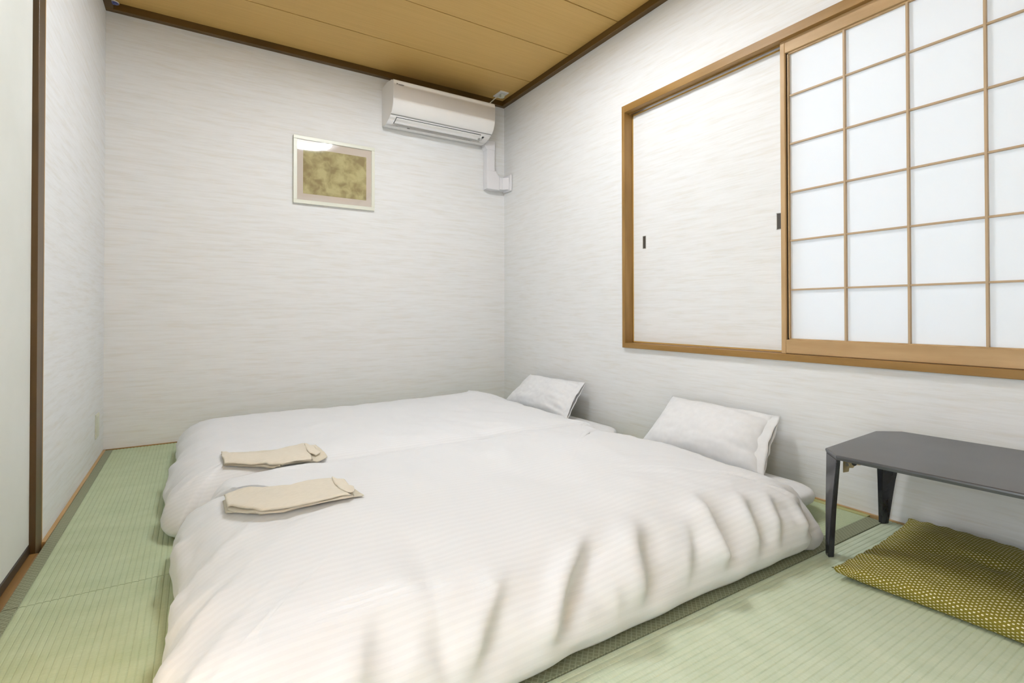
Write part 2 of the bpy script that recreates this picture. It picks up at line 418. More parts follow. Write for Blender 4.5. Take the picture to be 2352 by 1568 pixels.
cols = [ky0+0.004]+[v for v in vys[::-1]]+[ky1-0.004]
for zv in zz:
    for a, c in zip(cols[:-1], cols[1:]):
        sbox('muntin', SX+0.0115, SX+0.022, a+0.0037, c-0.0037, zv-0.0034, zv+0.0034, M['kumiko'], 0.0006)
rows = [zb]+zz+[ztp]
for z0, z1 in zip(rows[:-1], rows[1:]):
    for a, c in zip(cols[:-1], cols[1:]):
        sbox('paper_pane', SX+0.0222, SX+0.0228, a, c, z0, z1, M['shoji_paper'], 0)
# outside: plain sash bars behind the paper, as its soft shading shows
wb = empty('window_2', (XR+0.11, 1.2, WZ0)); tag(wb, kind='structure', label='outer window sash behind the paper screen')
def obx(y0, y1, z0, z1): box('sash_bar', XR+0.10, XR+0.125, y0, y1, z0, z1, M['duct_plastic'], wb)
obx(iy0, iy0+0.03, iz0, iz1); obx(iy1-0.03, iy1, iz0, iz1); obx(iy0, iy1, iz0, iz0+0.03); obx(iy0, iy1, iz1-0.035, iz1); obx(1.215, 1.265, iz0, iz1)

# ------------------------------------------------------------------ ceiling lamp (its rings show as reflections in the glass and the air conditioner)
lampm, t, n, b = mat_new('fluorescent_tube')
b.inputs['Emission Color'].default_value = (*LAMP_COL, 1); b.inputs['Emission Strength'].default_value = LAMP_POWER
b.inputs['Base Color'].default_value = (0.9, 0.9, 0.9, 1)
lamp = empty('ceiling_lamp', (0.90, 1.90, ZC)); tag(lamp, label='round white fluorescent ceiling lamp with two ring tubes', cat='lamp')
lc = (0.90, 1.90)
bm = bmesh.new(); add_cyl(bm, (*lc, ZC-0.045), (*lc, ZC), 0.11, 40); from_bm('lamp_base', bm, M['white_plastic'], lamp)
bm = bmesh.new()
R1 = [(0.10, ZC-0.045), (0.262, ZC-0.050), (0.272, ZC-0.083), (0.275, ZC-0.083), (0.266, ZC-0.047), (0.10, ZC-0.042)]
rv = [[bm.verts.new((lc[0]+q[0]*math.cos(k*math.pi/32), lc[1]+q[0]*math.sin(k*math.pi/32), q[1])) for q in R1] for k in range(64)]
for k in range(64):
    for i in range(6): bm.faces.new((rv[k][i], rv[k][(i+1) % 6], rv[(k+1) % 64][(i+1) % 6], rv[(k+1) % 64][i]))
from_bm('reflector_shade', bm, plain('grey_shade', (0.38, 0.38, 0.37), 0.6), lamp, True)
for R_, z in ((0.20, ZC-0.073), (0.145, ZC-0.073)):
    bm = bmesh.new(); add_tube(bm, [(lc[0]+R_*math.cos(a*math.pi/24), lc[1]+R_*math.sin(a*math.pi/24), z) for a in range(48)], 0.0145, 10, closed=True)
    from_bm('ring_tube', bm, lampm, lamp, True)
# warm bulb in the hall behind the camera
hl = empty('hall_lamp', (-0.25, -1.60, 2.50)); tag(hl, label='small warm ceiling bulb in the hall behind the room', cat='lamp')
warmm, t, n, b = mat_new('warm_bulb'); b.inputs['Emission Color'].default_value = (1.0, 0.60, 0.26, 1); b.inputs['Emission Strength'].default_value = WARM_POWER*16
bm = bmesh.new(); bmesh.ops.create_uvsphere(bm, u_segments=20, v_segments=12, radius=0.055); bmesh.ops.translate(bm, verts=bm.verts, vec=(-0.25, -1.60, 2.31))
from_bm('bulb', bm, warmm, hl, True)
bm = bmesh.new(); add_cyl(bm, (-0.25, -1.60, 2.365), (-0.25, -1.60, 2.50), 0.02, 16); from_bm('holder', bm, M['white_plastic'], hl)

# ------------------------------------------------------------------ bedding
def stripe_cotton(name, period=0.021, base=(0.80, 0.81, 0.825), alt=(0.775, 0.785, 0.80)):
    """white sateen-stripe cotton; stripes run along x (the length of the bed) through the UV map"""
    m, t, n, b = mat_new(name); L = t.links.new
    uv = N(t, 'ShaderNodeUVMap'); sp = N(t, 'ShaderNodeSeparateXYZ'); L(uv.outputs['UV'], sp.inputs[0])
    dv = N(t, 'ShaderNodeMath', operation='DIVIDE'); dv.inputs[1].default_value = period; L(sp.outputs['Y'], dv.inputs[0])
    fr = N(t, 'ShaderNodeMath', operation='PINGPONG'); fr.inputs[1].default_value = 0.5; L(dv.outputs[0], fr.inputs[0])
    st = N(t, 'ShaderNodeMapRange', interpolation_type='SMOOTHSTEP'); st.inputs['From Min'].default_value = 0.20; st.inputs['From Max'].default_value = 0.30
    L(fr.outputs[0], st.inputs['Value'])
    mx = N(t, 'ShaderNodeMix', data_type='RGBA'); mx.inputs[6].default_value = (*base, 1); mx.inputs[7].default_value = (*alt, 1)
    L(st.outputs[0], mx.inputs[0]); L(mx.outputs[2], b.inputs['Base Color'])
    ro = N(t, 'ShaderNodeMapRange'); ro.inputs['To Min'].default_value = 0.75; ro.inputs['To Max'].default_value = 0.42
    L(st.outputs[0], ro.inputs['Value']); L(ro.outputs[0], b.inputs['Roughness'])
    b.inputs['Specular IOR Level'].default_value = 0.3
    b.inputs['Sheen Weight'].default_value = 0.15; b.inputs['Sheen Roughness'].default_value = 0.4
    bp = N(t, 'ShaderNodeBump'); bp.inputs['Strength'].default_value = 0.25; bp.inputs['Distance'].default_value = 0.0004
    L(st.outputs[0], bp.inputs['Height']); L(bp.outputs['Normal'], b.inputs['Normal'])
    return m
M['sateen'] = stripe_cotton('sateen_stripe_cotton')
M['cotton'] = noise_color('white_cotton', (0.77, 0.775, 0.78), (0.80, 0.805, 0.81), (40, 40, 40), 0.8, 0.05, spec=0.2)

def fbm(x, y, z=0.0, o=4, h=0.55):
    v, a, s = 0.0, 1.0, 1.0
    for _ in range(o):
        v += a*noise.noise(Vector((x*s, y*s, z+s*3.1))); a *= h; s *= 2.03
    return v
def sstep(a, b, x):
    t = min(1.0, max(0.0, (x-a)/(b-a))); return t*t*(3-2*t)
def lerp(a, b, t): return a+(b-a)*t

PROFILE = [(0.0, 0.0), (0.010, 0.20), (0.030, 0.42), (0.060, 0.62), (0.10, 0.785), (0.15, 0.895), (0.21, 0.96), (0.28, 0.99), (0.36, 1.0)]
def prof(d):
    if d >= PROFILE[-1][0]: return 1.0
    for (a, p), (b, q) in zip(PROFILE[:-1], PROFILE[1:]):
        if d <= b:
            return lerp(p, q, (d-a)/(b-a))
    return 1.0

def quilt(name, x0, x1, y0, y1, rad, zedge, ztop, outline, relief, mat, parent=None, NS=520, widen=1.0, under=0.05):
    """thick soft quilt: rings marching inwards from a rounded-rectangle edge; the outer rings curl under"""
    cx, cy = (x0+x1)/2, (y0+y1)/2; A, B = (x1-x0)/2, (y1-y0)/2
    ds = [0.0, .004, .009, .015, .022, .030, .039, .049, .060, .072, .085, .099, .114, .13, .147, .165, .184, .204, .225, .248]
    while ds[-1] < B-0.026: ds.append(ds[-1]+0.024)
    ds.append(B)
    # perimeter stations: uniform along a rounded rectangle, kept as (side position, corner angle)
    r = rad
    segs = [('L', (A-r, -(B-r)), (A-r, B-r), 0)]
    def ringpt(k, d):
        a, b_ = A-d, B-d; rr = min(max(r-d*0.6, 0.012), b_*0.9)
        per = [2*(B-r), math.pi/2*r, 2*(A-r), math.pi/2*r, 2*(B-r), math.pi/2*r, 2*(A-r), math.pi/2*r]
        tot = sum(per); s = (k/NS)*tot; i = 0
        while s > per[i] and i < 7: s -= per[i]; i += 1
        t = s/per[i]
        C = [(1, -1), (1, 1), (-1, 1), (-1, -1)]
        if i == 0: p = (a, lerp(-(b_-rr), b_-rr, t)); nn = (1, 0)
        elif i == 2: p = (lerp(a-rr, -(a-rr), t), b_); nn = (0, 1)
        elif i == 4: p = (-a, lerp(b_-rr, -(b_-rr), t)); nn = (-1, 0)
        elif i == 6: p = (lerp(-(a-rr), a-rr, t), -b_); nn = (0, -1)
        else:
            sx, sy, a0 = {1: (1, 1, 0), 3: (-1, 1, math.pi/2), 5: (-1, -1, math.pi), 7: (1, -1, 1.5*math.pi)}[i]
            an = a0+t*math.pi/2
            p = (sx*(a-rr)+rr*math.cos(an), sy*(b_-rr)+rr*math.sin(an)); nn = (math.cos(an), math.sin(an))
        return p, nn, k/NS*tot
    V = []; UV = []; rings = []
    def put(px, py, z, s):
        V.append((px, py, z)); UV.append((px, py-(ztop(px, py)-z)*(1.0 if py < cy else -1.0)*(1.0 if (py < y0+0.2 or py > y1-0.2) else 0.0))); return len(V)-1
    ed = []
    for k in range(NS):
        p, nn, s = ringpt(k, 0.0); ed.append((p, nn, s, outline(s, cx+p[0], cy+p[1], nn), zedge(cx+p[0], cy+p[1], nn)))
    # underside rings
    for q, zf in ((0.092, -2), (0.082, -1), (under, 0.0), (under*0.55, 0.10), (under*0.22, 0.42), (under*0.06, 0.75)):
        ring = []
        for k in range(NS):
            p, nn, s, off, ze = ed[k]
            zlow = max(0.004, ze-0.055) if ze < 0.09 else ze-0.02
            zhi = 0.1035 if ze < 0.115 else max(ze-0.012, 0.1035)
            x, y_ = cx+p[0]+nn[0]*(off-q), cy+p[1]+nn[1]*(off-q)
            ring.append(put(x, y_, zhi if zf == -2 else (max(zlow, zhi-0.004) if ze > 0.09 else zlow+0.01) if zf == -1 else lerp(zlow, ze, zf), s))
        rings.append(ring)
    for d in ds:
        ring = []
        for k in range(NS):
            _, nn, s, off, ze = ed[k]
            p, _, _ = ringpt(k, d)
            fade = max(0.0, 1-d/0.30)
            x, y_ = cx+p[0]+nn[0]*off*fade, cy+p[1]+nn[1]*off*fade
            zt = ztop(x, y_)
            h = prof(d*(widen(x, y_, nn) if callable(widen) else widen))
            z = ze+(zt-ze)*h
            rl = relief(s, d, x, y_, nn)                      # outward displacement
            # direction: outwards on the flank, upwards on top
            k2 = h*h
            x += nn[0]*rl*(1-k2); y_ += nn[1]*rl*(1-k2); z += rl*(0.35+0.65*k2)
            ring.append(put(x, y_, z, s))
        rings.append(ring)
    F = []
    for a, b_ in zip(rings[:-1], rings[1:]):
        for k in range(NS):
            F.append((a[k], a[(k+1) % NS], b_[(k+1) % NS], b_[k]))
    F.append(tuple(rings[0][::-1]))
    me = bpy.data.meshes.new(name); me.from_pydata(V, [], F)
    uvl = me.uv_layers.new(name='UVMap')
    for lp in me.loops: uvl.data[lp.index].uv = UV[lp.vertex_index]
    me.update()
    return link(name, me, mat, parent, True)

def ridge(x, w, sharp=1.0):
    """soft fold crest: rises gently on one side, drops steeply on the other"""
    if x < 0: return math.exp(-(x/w)**2)
    return math.exp(-(x/(w*0.42))**2)

# --- lower futons (mattresses)
def mattress(name, x0, x1, y0, y1, z1, label):
    bm = bmesh.new()
    n = 10; pts = []
    r = 0.11
    for (sx, sy, a0) in ((x1-r, y1-r, 0), (x0+r, y1-r, 90), (x0+r, y0+r, 180), (x1-r, y0+r, 270)):
        for k in range(n+1):
            a = math.radians(a0+90*k/n); pts.append((sx+r*math.cos(a), sy+r*math.sin(a)))
    rings = []
    for ins, z in ((0.16, 0.0), (0.10, 0.022), (0.035, z1*0.48), (0.008, z1*0.60), (0.0, z1*0.76), (0.006, z1*0.90), (0.020, z1*0.98), (0.06, z1)):
        ring = []
        for i, (px, py) in enumerate(pts):
            c = Vector(((x0+x1)/2-px, (y0+y1)/2-py)); c.normalize()
            w = 0.004*noise.noise(Vector((px*6, py*6, z*20)))
            ring.append(bm.verts.new((px+c.x*(ins+w), py+c.y*(ins+w), z)))
        rings.append(ring)
    m_ = len(pts)
    for a, b_ in zip(rings[:-1], rings[1:]):
        for i in range(m_): bm.faces.new((a[i], a[(i+1) % m_], b_[(i+1) % m_], b_[i]))
    bm.faces.new(rings[-1]); bm.faces.new(rings[0][::-1])
    o = from_bm(name, bm, M['cotton'], None, True)
    tag(o, label, 'mattress', None); return o
mattress('futon_mattress', 0.07, 1.985, 0.985, 1.885, 0.094, 'flat white floor mattress under the nearer duvet, its rounded corner showing beside the black table')
mattress('futon_mattress', 0.07, 2.03, 2.07, 3.17, 0.094, 'flat white floor mattress under the farther duvet, along the back wall')

# --- far duvet
def far_top(x, y): return 0.196+0.010*fbm(x*2.2, y*2.2, 5.0, 3)+0.014*math.exp(-((x-1.55)/0.25)**2)*math.exp(-((y-3.0)/0.3)**2)-0.008*sstep(1.0, 1.7, x)*sstep(2.6, 2.0, y)+0.008*sstep(2.5, 2.1, y)
def far_edge(x, y, nn):
    z = 0.055
    if nn[1] < -0.3: z = lerp(z, 0.04, 1)
    if nn[0] > 0.3: z = 0.135
    return z
def far_out(s, x, y, nn):
    w = 0.012*fbm(s*2.4, 1.7, 2.0, 3)+0.006*noise.noise(Vector((s*9, 4, 0)))
    if nn[0] < -0.5: w += 0.030*math.exp(-((y-1.98)/0.10)**2)+0.012*math.exp(-((y-2.35)/0.18)**2)
    return w
def far_relief(s, d, x, y, nn):
    e = math.exp(-d/0.12); g = sstep(0, 0.02, d)
    v = 0.013*e*g*fbm(s*7.5, d*5, 1.0, 3)
    if nn[0] < -0.4:
        v += 0.022*g*e*(ridge((y-2.55)+d*0.6, 0.05)+0.8*ridge((y-2.15)-d*0.5, 0.04)-0.7*ridge((y-2.33), 0.035)+0.6*ridge((y-2.9)+d*0.4, 0.05))
    v += 0.006*fbm(x*5, y*5, 9.0, 3)
    return v
quilt_far = quilt('duvet', -0.082, 1.78, 1.950, 3.30, 0.13, far_edge, far_top, far_out, far_relief, M['sateen'],
                  widen=lambda x, y, nn: 1.0+1.6*sstep(0.3, 0.8, -nn[1])*sstep(0.05, 0.3, x))
tag(quilt_far, 'thick white sateen duvet along the back wall below the framed picture', 'duvet', 'white duvets laid side by side')

# --- near duvet
def near_top(x, y):
    z = 0.228+0.012*fbm(x*1.9, y*1.9, 2.0, 3)
    z -= 0.010*sstep(1.05, 1.75, x)
    z -= 0.028*sstep(1.55, 1.90, y)
    z -= 0.012*sstep(0.25, -0.05, x)
    return z
def near_edge(x, y, nn):
    z = 0.055
    k = sstep(0.2, 0.9, nn[1])*sstep(-0.02, 0.10, x)
    z = lerp(z, 0.184, k)
    z = lerp(z, 0.135, sstep(0.3, 0.8, nn[0])*sstep(0.87, 0.955, y))
    return z
def near_out(s, x, y, nn):
    w = 0.011*fbm(s*2.2, 7.7, 2.0, 3)+0.005*noise.noise(Vector((s*10, 1, 0)))
    if nn[1] > 0.3: w += 0.065*sstep(-0.02, 0.12, x)-0.035
    if nn[0] < -0.5: w += -0.012*math.exp(-((y-1.45)/0.10)**2)
    if nn[0] > 0.5: w += 0.046*math.exp(-((y-0.98)/0.24)**2)+0.085*sstep(1.0, 1.45, y)-0.06*sstep(1.70, 1.93, y)
    return w
# folds down the front flank: (x at the foot, slant, width, height, reach inwards)
FOLDS = [(1.55, 0.5, 0.030, 0.020, 0.09), (1.41, 0.9, 0.028, 0.016, 0.09), (1.31, 0.6, 0.040, 0.026, 0.11),
         (1.17, 0.4, 0.050, 0.038, 0.14), (1.03, 1.1, 0.030, 0.010, 0.07), (0.86, 0.7, 0.060, 0.036, 0.13),
         (0.60, 1.6, 0.050, 0.036, 0.13), (0.42, 1.3, 0.045, 0.022, 0.10), (0.20, 0.8, 0.050, 0.014, 0.10)]
def near_relief(s, d, x, y, nn):
    e = math.exp(-d/0.12); g = sstep(0, 0.02, d)
    v = 0.013*e*g*fbm(s*5.0, d*6, 3.0, 3)+0.022*e*g*(0.5-abs(fbm(s*4.6+d*9, d*8-s*2, 8.0, 3)))
    if nn[1] < -0.3:
        for fx, sl, w, a, reach in FOLDS:
            q = x-(fx+sl*d)+0.022*noise.noise(Vector((fx*7, d*14, 1.0)))
            if abs(q) < 0.25:
                v += 0.85*a*g*ridge(q, w)*(1-sstep(reach*0.55, reach*1.25, d))
                v -= 0.48*a*g*math.exp(-((q-w*1.1)/(w*0.8))**2)*(1-sstep(reach*0.4, reach*1.0, d))
    if nn[0] < -0.4:
        v += 0.020*g*e*(ridge((y-1.30)-d*0.8, 0.05)+0.9*ridge((y-1.08)-d*0.9, 0.04)-0.6*ridge((y-1.20), 0.035)+0.8*ridge((y-1.62)+d*0.3, 0.05)+0.6*ridge(y-0.92-d, 0.03))
    v += 0.0055*fbm(x*5, y*5, 4.0, 3)
    # soft crease down the middle of the foot end
    v -= 0.004*math.exp(-((x-0.43-0.12*(y-1.2))/0.018)**2)*sstep(1.6, 1.0, y)
    return v
quilt_near = quilt('duvet', -0.052, 1.665, 0.832, 1.945, 0.10, near_edge, near_top, near_out, near_relief, M['sateen'],
                   widen=lambda x, y, nn: 1.0+0.8*sstep(0.3, 0.8, nn[1])*sstep(-0.02, 0.12, x))
tag(quilt_near, 'thick white sateen duvet nearest the camera, its creased side hanging over the green mat', 'duvet', 'white duvets laid side by side')

# --- pillows leaning on the window wall
def pillow(label, BLc, BRc, TLc, TRc, thick, seed, flap=True):
    """four corners seen from the room: bottom left, bottom right, top left, top right"""
    c = [Vector(v) for v in (BLc, BRc, TLc, TRc)]
    nrm = (c[1]-c[0]).cross(c[2]-c[0]).normalized()
    if nrm.x > 0: nrm = -nrm
    root = empty('pillow', tuple((c[0]+c[1])/2)); tag(root, label, 'pillow', 'white pillows leaning on the wall')
    nu, nv = 72, 48; V = []; F = []; UV = []; idx = {}
    def P(u_, v_):
        # sides pulled in a little so that the corners stand out
        uu = u_-0.035*math.sin(math.pi*v_)*(1 if u_ > .5 else -1)*abs(2*u_-1)**3
        vv = v_-0.05*math.sin(math.pi*u_)*(1 if v_ > .5 else -1)*abs(2*v_-1)**3
        return c[0].lerp(c[1], uu).lerp(c[2].lerp(c[3], uu), vv)
    for s in (1, -1):
        for j in range(nv+1):
            for i in range(nu+1):
                if s == -1 and (i in (0, nu) or j in (0, nv)): idx[s, i, j] = idx[1, i, j]; continue
                a, b_ = i/nu, j/nv
                base = P(a, b_)
                w = (1-abs(2*a-1)**3.2)**0.62*(1-abs(2*b_-1)**2.8)**0.62
                h = thick*w
                ed = min(a, 1-a, b_, 1-b_)
                h += 0.010*w**0.3*fbm(a*5+seed, b_*3.5, s*2.0, 3)*sstep(0, .05, ed)
                # gathers running in from the right-hand end and the corners
                gr = sstep(0.55, 0.95, a)*sstep(0, 0.03, 1-a)
                h += 0.0055*gr*(math.sin(b_*24+6*a+seed+2*fbm(a*3, b_*3, seed, 2))*0.7+0.4*math.sin(b_*41+seed*2+3*a))*sstep(0, .08, min(b_, 1-b_))
                idx[s, i, j] = len(V)
                V.append(tuple(base+nrm*h*(1 if s == 1 else -0.7))); UV.append((a*0.6, b_*0.4))
    for s in (1, -1):
        for j in range(nv):
            for i in range(nu):
                q = (idx[s, i, j], idx[s, i+1, j], idx[s, i+1, j+1], idx[s, i, j+1]); F.append(q if s == 1 else q[::-1])
    me = bpy.data.meshes.new('pillow_body'); me.from_pydata(V, [], F); me.update()
    link('pillow_body', me, M['cotton'], root, True)
    if flap:   # open end of the pillowcase: a soft double hem past the right-hand end
        V = []; F = []; nn_ = 40; K = 7
        ax = (c[1]-c[0]).normalized()
        for side in (1, -1):
            for j in range(nn_+1):
                b_ = j/nn_
                for k in range(K):
                    t_ = k/(K-1)
                    e = P(1.0-0.05*(1-t_), b_)
                    bul = math.sin(math.pi*b_)**0.6
                    lip = 0.012*bul*(0.35+0.65*t_)
                    off = ax*(-0.004+0.034*t_)*(0.55+0.45*bul+0.18*noise.noise(Vector((b_*5, seed, side))))
                    w_ = nrm*(lip*side+0.006*t_*noise.noise(Vector((b_*9, seed+3, 0))) + thick*0.28*(1-t_)*bul*side)
                    V.append(tuple(e+off+w_))
        R = (nn_+1)*K
        for side in (0, 1):
            for j in range(nn_):
                for k in range(K-1):
                    a = side*R+j*K+k; q = (a, a+1, a+K+1, a+K); F.append(q if side == 0 else q[::-1])
        me = bpy.data.meshes.new('pillowcase_hem'); me.from_pydata(V, [], F); me.update()
        o = link('pillowcase_hem', me, M['cotton'], root, True)
        sol = o.modifiers.new('thickness', 'SOLIDIFY'); sol.thickness = 0.0022
    return root
pillow('white cotton pillow leaning on the wall in the far corner of the room', (1.85, 3.10, 0.105), (1.86, 2.40, 0.108), (2.060, 3.06, 0.296), (2.055, 2.46, 0.308), 0.062, 1.0)
pillow('white cotton pillow leaning on the wall below the closed window panel', (1.83, 1.78, 0.103), (1.885, 1.190, 0.106), (2.058, 1.765, 0.320), (2.060, 1.225, 0.312), 0.070, 5.0)

# ------------------------------------------------------------------ folded robes on the duvets
bpy.context.view_layer.update()
def bvh_of(objs):
    V = []; F = []
    for o in objs:
        b0 = len(V); V += [o.matrix_world @ v.co for v in o.data.vertices]
        F += [[b0+i for i in p.vertices] for p in o.data.polygons]
    return BVHTree.FromPolygons(V, F)
BED = bvh_of([quilt_far, quilt_near])
def bed_z(x, y):
    zs = [0.0]
    for dx, dy in ((0, 0), (.01, 0), (-.01, 0), (0, .01), (0, -.01), (.007, .007), (-.007, .007), (.007, -.007), (-.007, -.007), (0, .02), (0, -.02)):
        h = BED.ray_cast(Vector((x+dx, y+dy, 1.0)), Vector((0, 0, -1)))
        if h[0]: zs.append(h[0].z)
    return max(zs)
M['robe'] = noise_color('beige_cotton', (0.70, 0.645, 0.54), (0.745, 0.69, 0.585), (60, 300, 60), 0.85, 0.12, spec=0.15)
M['robe_under'] = noise_color('beige_cotton_under', (0.66, 0.61, 0.50), (0.70, 0.65, 0.54), (60, 300, 60), 0.85, 0.1, spec=0.15)
def resample(pts, n):
    P = [Vector(p) for p in pts]; d = [0]
    for a, b_ in zip(P[:-1], P[1:]): d.append(d[-1]+(b_-a).length)
    out = []
    for k in range(n+1):
        s = d[-1]*k/n; i = 0
        while i < len(d)-2 and d[i+1] < s: i += 1
        t_ = (s-d[i])/max(1e-9, d[i+1]-d[i]); out.append(P[i].lerp(P[i+1], t_))
    return out
def cloth_layer(name, up, lo, z0, th, mat, parent, seed=0.0, gapf=None, nu=60, nv=22):
    U, Lo = resample(up, nu), resample(lo, nu)
    V = []; F = []; idx = {}
    for s in (1, -1):
        for i in range(nu+1):
            for j in range(nv+1):
                edge = i in (0, nu) or j in (0, nv)
                if s == -1 and edge: idx[s, i, j] = idx[1, i, j]; continue
                p = U[i].lerp(Lo[i], j/nv); a, b_ = i/nu, j/nv
                e = min(min(a, 1-a)*nu/2.0, min(b_, 1-b_)*nv/2.0)
                rd = math.sqrt(max(0, 1-(1-min(1, e))**2))
                z = bed_z(p.x, p.y)+z0+0.0022+th*0.5+(th*0.5*rd if s == 1 else -th*0.5*rd)
                z += 0.0022*fbm(p.x*14+seed, p.y*14, seed, 3)*(1 if s == 1 else 0.0)
                if gapf: z += gapf(a, b_)
                idx[s, i, j] = len(V); V.append((p.x, p.y, z))
    for s in (1, -1):
        for i in range(nu):
            for j in range(nv):
                q = (idx[s, i, j], idx[s, i, j+1], idx[s, i+1, j+1], idx[s, i+1, j]); F.append(q if s == 1 else q[::-1])
    me = bpy.data.meshes.new(name); me.from_pydata(V, [], F); me.update()
    return link(name, me, mat, parent, True)

RO = {   # outlines of the folded layers on the bed (x, y), left to right
    'nu': [(0.076, 1.7, 0.0), (0.085, 1.7, 0.0), (0.098, 1.7, 0.0), (0.112, 1.6987999999999999, 0.0), (0.125, 1.691, 0.0), (0.164, 1.653, 0.0), (0.235, 1.585, 0.0), (0.275, 1.586, 0.0), (0.315, 1.577, 0.0), (0.342, 1.5608, 0.0), (0.352, 1.5548, 0.0)],
    'nl': [(0.074, 1.738, 0.0), (0.074, 1.639, 0.0), (0.074, 1.565, 0.0), (0.082, 1.558, 0.0), (0.111, 1.498, 0.0), (0.141, 1.432, 0.0), (0.175, 1.418, 0.0), (0.208, 1.394, 0.0), (0.266, 1.381, 0.0), (0.305, 1.384, 0.0), (0.33, 1.393, 0.0), (0.359, 1.389, 0.0)],
    'collar_u': [(0.344, 1.56, 0.0), (0.353, 1.534, 0.0), (0.372, 1.524, 0.0), (0.37, 1.491, 0.0), (0.369, 1.463, 0.0), (0.379, 1.453, 0.0), (0.375, 1.42, 0.0)],
    'collar_l': [(0.343, 1.557, 0.0), (0.336, 1.488, 0.0), (0.338, 1.441, 0.0), (0.344, 1.418, 0.0), (0.351, 1.405, 0.0), (0.358, 1.399, 0.0), (0.369, 1.404, 0.0)],
    'midu': [(0.076, 1.7, 0.0), (0.16, 1.611, 0.0), (0.307, 1.542, 0.0), (0.359, 1.455, 0.0), (0.369, 1.407, 0.0)],
    'midl': [(0.076, 1.568, 0.0), (0.091, 1.53, 0.0), (0.142, 1.441, 0.0), (0.192, 1.412, 0.0), (0.269, 1.393, 0.0), (0.344, 1.392, 0.0), (0.367, 1.4, 0.0)],
    'lowu': [(0.069, 1.7, 0.0), (0.075, 1.7, 0.0), (0.163, 1.636, 0.0), (0.309, 1.55, 0.0), (0.381, 1.503, 0.0), (0.389, 1.46, 0.0), (0.397, 1.41, 0.0)],
    'lowl': [(0.07, 1.569, 0.0), (0.088, 1.545, 0.0), (0.115, 1.503, 0.0), (0.143, 1.45, 0.0), (0.193, 1.419, 0.0), (0.271, 1.408, 0.0), (0.347, 1.405, 0.0), (0.396, 1.408, 0.0)],
    'fu': [(0.089, 2.321, 0.0), (0.139, 2.154, 0.0), (0.198, 2.143, 0.0), (0.238, 2.144, 0.0), (0.309, 2.184, 0.0), (0.353, 2.201, 0.0), (0.373, 2.206, 0.0), (0.383, 2.163, 0.0)],
    'fl': [(0.086, 2.192, 0.0), (0.09, 2.109, 0.0), (0.09, 2.079, 0.0), (0.168, 2.028, 0.0), (0.217, 2.012, 0.0), (0.225, 2.0, 0.0), (0.307, 1.975, 0.0), (0.369, 1.975, 0.0)],
    'fcollar_u': [(0.372, 2.164, 0.0), (0.387, 2.111, 0.0), (0.396, 2.099, 0.0), (0.396, 2.056, 0.0), (0.404, 2.031, 0.0), (0.406, 2.024, 0.0)],
    'fcollar_l': [(0.369, 2.15, 0.0), (0.362, 2.061, 0.0), (0.367, 2.03, 0.0), (0.38, 2.015, 0.0), (0.385, 2.007, 0.0), (0.403, 2.023, 0.0)],
    'flowu': [(0.087, 2.294, 0.0), (0.296, 2.186, 0.0), (0.412, 2.157, 0.0), (0.419, 2.076, 0.0), (0.422, 2.043, 0.0), (0.426, 2.005, 0.0)],
    'flowl': [(0.088, 2.085, 0.0), (0.137, 2.047, 0.0), (0.261, 1.975, 0.0), (0.371, 1.975, 0.0), (0.426, 2.004, 0.0)],
}
rb = empty('folded_robe', (0.22, 1.53, 0.24)); tag(rb, 'folded beige cotton robe lying on the nearer duvet, thicker and opened at its front fold', 'robe', 'folded beige robes')
cloth_layer('lower_fold', RO['lowu'], RO['lowl'], 0.0005, 0.004, M['robe_under'], rb, 1)
cloth_layer('middle_fold', RO['midu'], RO['midl'], 0.0048, 0.0065, M['robe'], rb, 2)
cloth_layer('top_fold', RO['nu'], RO['nl'], 0.0115, 0.0065, M['robe'], rb, 3, lambda a, b_: 0.0045*sstep(0.55, 1, b_)*math.sin(math.pi*min(1, a*1.02))-0.0065*sstep(0.10, 0.0, a))
cloth_layer('collar', RO['collar_u'], RO['collar_l'], 0.0165, 0.0045, M['robe'], rb, 4, None, 40, 14)
rb = empty('folded_robe', (0.23, 2.0, 0.22)); tag(rb, 'flat folded beige cotton robe lying on the farther duvet', 'robe', 'folded beige robes')
cloth_layer('lower_fold', RO['flowu'], RO['flowl'], 0.0005, 0.004, M['robe_under'], rb, 5)
cloth_layer('top_fold', RO['fu'], RO['fl'], 0.0048, 0.0065, M['robe'], rb, 6, lambda a, b_: 0.002*sstep(0.6, 1, b_)*math.sin(math.pi*min(1, a*1.3)))
cloth_layer('collar', RO['fcollar_u'], RO['fcollar_l'], 0.0105, 0.0045, M['robe'], rb, 7, None, 40, 14)

# ------------------------------------------------------------------ air conditioner
AX0, AX1 = 1.108, 1.885
ac = empty('air_conditioner', (1.5, YB, 2.04)); tag(ac, 'white wall air conditioner high on the back wall under the ceiling trim', 'air conditioner')
def bez(pts, n=6):
    """Catmull-Rom through the points"""
    out = []
    for i in range(len(pts)-1):
        p0 = pts[max(i-1, 0)]; p1 = pts[i]; p2 = pts[i+1]; p3 = pts[min(i+2, len(pts)-1)]
        for k in range(n):
            t_ = k/n
            out.append(tuple(0.5*((2*p1[c])+(-p0[c]+p2[c])*t_+(2*p0[c]-5*p1[c]+4*p2[c]-p3[c])*t_*t_+(-p0[c]+3*p1[c]-3*p2[c]+p3[c])*t_**3) for c in (0, 1)))
    out.append(pts[-1]); return out
front = bez([(3.278, 2.293), (3.268, 2.283), (3.2635, 2.24), (3.2655, 2.18), (3.276, 2.130), (3.296, 2.097), (3.322, 2.076)])
lower = bez([(3.322, 2.076), (3.355, 2.0600), (3.40, 2.0465), (3.440, 2.0400)])
outline = [(3.509, 2.322), (3.40, 2.320), (3.31, 2.3065)]+front+lower[1:]+[(3.475, 2.040), (3.509, 2.050)]
